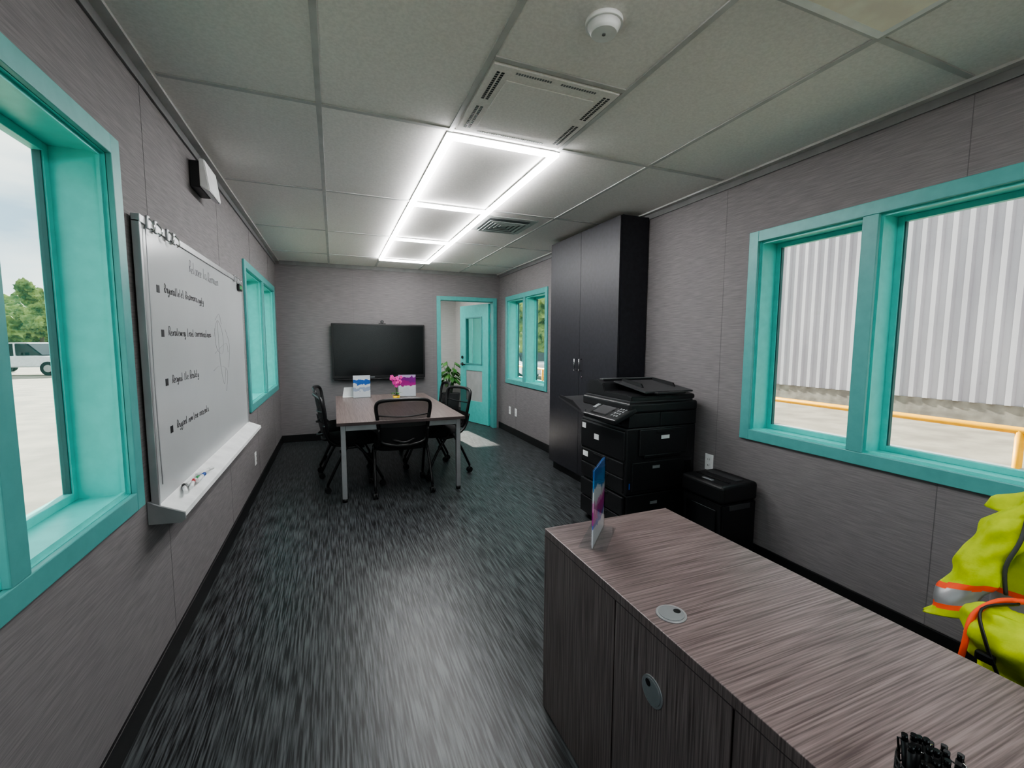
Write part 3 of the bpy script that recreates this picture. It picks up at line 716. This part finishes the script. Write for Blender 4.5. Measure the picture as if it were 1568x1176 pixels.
def pickup(name,x,y,rot,body):
    k=MB(); Wd=.95
    k.prism([(-2.7,.45),(-2.7,1.0),(-.6,1.05),(-.45,1.05),(1.2,1.08),(2.5,.98),(2.75,.8),(2.75,.45)],1,-Wd,Wd,body,bev=.05)
    k.prism([(-.55,1.04),(-.45,1.72),(.75,1.75),(1.45,1.08)],1,-.82,.82,CARG,bev=.05); k.prism([(-.47,1.70),(-.43,1.77),(.72,1.79),(.80,1.70)],1,-.80,.80,body,bev=.03)
    for wx in (-1.75,1.75):
        for s_ in (-1,1): k.cyl((wx,s_*.70,.38),(wx,s_*.97,.38),.38,TIRE,seg=22); k.cyl((wx,s_*.96,.38),(wx,s_*.985,.38),.2,SILV,seg=16)
    k.box((2.72,-.7,.6),(2.79,.7,.82),DGREY,.02)
    for s_ in (-1,1): k.box((2.70,s_*.80-.12,.72),(2.77,s_*.80+.12,.9),LGREY,.02); k.box((.55,s_*1.0-.08,1.1),(.65,s_*1.0+.08,1.25),BLACK,.02)
    for s_ in (-1,1): k.box((.12,s_*.80-.03,1.06),(.20,s_*.80+.03,1.74),body)
    k.done(name,(x,y,GZ),rot)
pickup('pickup_truck',-15.9,32.8,math.radians(-12),CARW)
pickup('pickup_truck',-20.5,37.0,math.radians(-30),CARD)
def sedan(name,x,y,rot,body):
    k=MB()
    k.prism([(-2.2,.35),(-2.25,.85),(-1.5,.95),(1.0,.92),(2.1,.75),(2.25,.4)],1,-.88,.88,body,bev=.05)
    k.prism([(-1.5,.92),(-.95,1.38),(.25,1.42),(1.1,.9)],1,-.75,.75,CARG,bev=.05)
    for wx in (-1.35,1.35):
        for s_ in (-1,1): k.cyl((wx,s_*.66,.33),(wx,s_*.9,.33),.33,TIRE,seg=22)
    k.done(name,(x,y,GZ),rot)
sedan('parked_car',9.6,21.5,math.radians(80),CARW); sedan('parked_car',-29,38,math.radians(10),CARD)

# ------------------------------------------------------------------ world + sun
W_=bpy.data.worlds.new('sky'); S.world=W_; W_.use_nodes=True
nt=W_.node_tree; N=nt.nodes; L=nt.links; N.clear()
o=N.new('ShaderNodeOutputWorld'); bg_=N.new('ShaderNodeBackground'); tc=N.new('ShaderNodeTexCoord')
mp=N.new('ShaderNodeMapping'); mp.inputs['Scale'].default_value=(1.6,1.6,5.0); nz=N.new('ShaderNodeTexNoise'); nz.inputs['Scale'].default_value=1.6; nz.inputs['Detail'].default_value=7
r=N.new('ShaderNodeValToRGB'); r.color_ramp.elements[0].position=.38; r.color_ramp.elements[0].color=lin((158,178,195)); r.color_ramp.elements[1].position=.60; r.color_ramp.elements[1].color=lin((240,239,234))
L.new(tc.outputs['Generated'],mp.inputs[0]); L.new(mp.outputs[0],nz.inputs['Vector']); L.new(nz.outputs['Fac'],r.inputs[0]); L.new(r.outputs[0],bg_.inputs['Color'])
bg_.inputs['Strength'].default_value=2.5; L.new(bg_.outputs[0],o.inputs[0])
sl=bpy.data.lights.new('sun','SUN'); sl.energy=20.0; sl.angle=.01; sl.color=(1,.93,.84)
so=bpy.data.objects.new('sun',sl); COL.objects.link(so)
dv=Vector((.12,-1,-.43)); so.rotation_euler=(-dv).to_track_quat('Z','Y').to_euler(); so.location=(0,20,20)

# ------------------------------------------------------------------ camera
cd=bpy.data.cameras.new('camera'); co=bpy.data.objects.new('camera',cd); COL.objects.link(co)
Yv=Vector((-273,64,-675)).normalized(); Zv=Vector((36,7112,675)).normalized(); Zv=(Zv-Yv*Zv.dot(Yv)).normalized(); Xv=Yv.cross(Zv)
M=Matrix((Xv,Yv,Zv)).to_4x4(); M.translation=Vector((0,0,1.37)); co.matrix_world=M
cd.sensor_width=36; cd.sensor_fit='HORIZONTAL'; cd.lens=675/1568*36; cd.clip_start=.02; cd.clip_end=500
S.camera=co
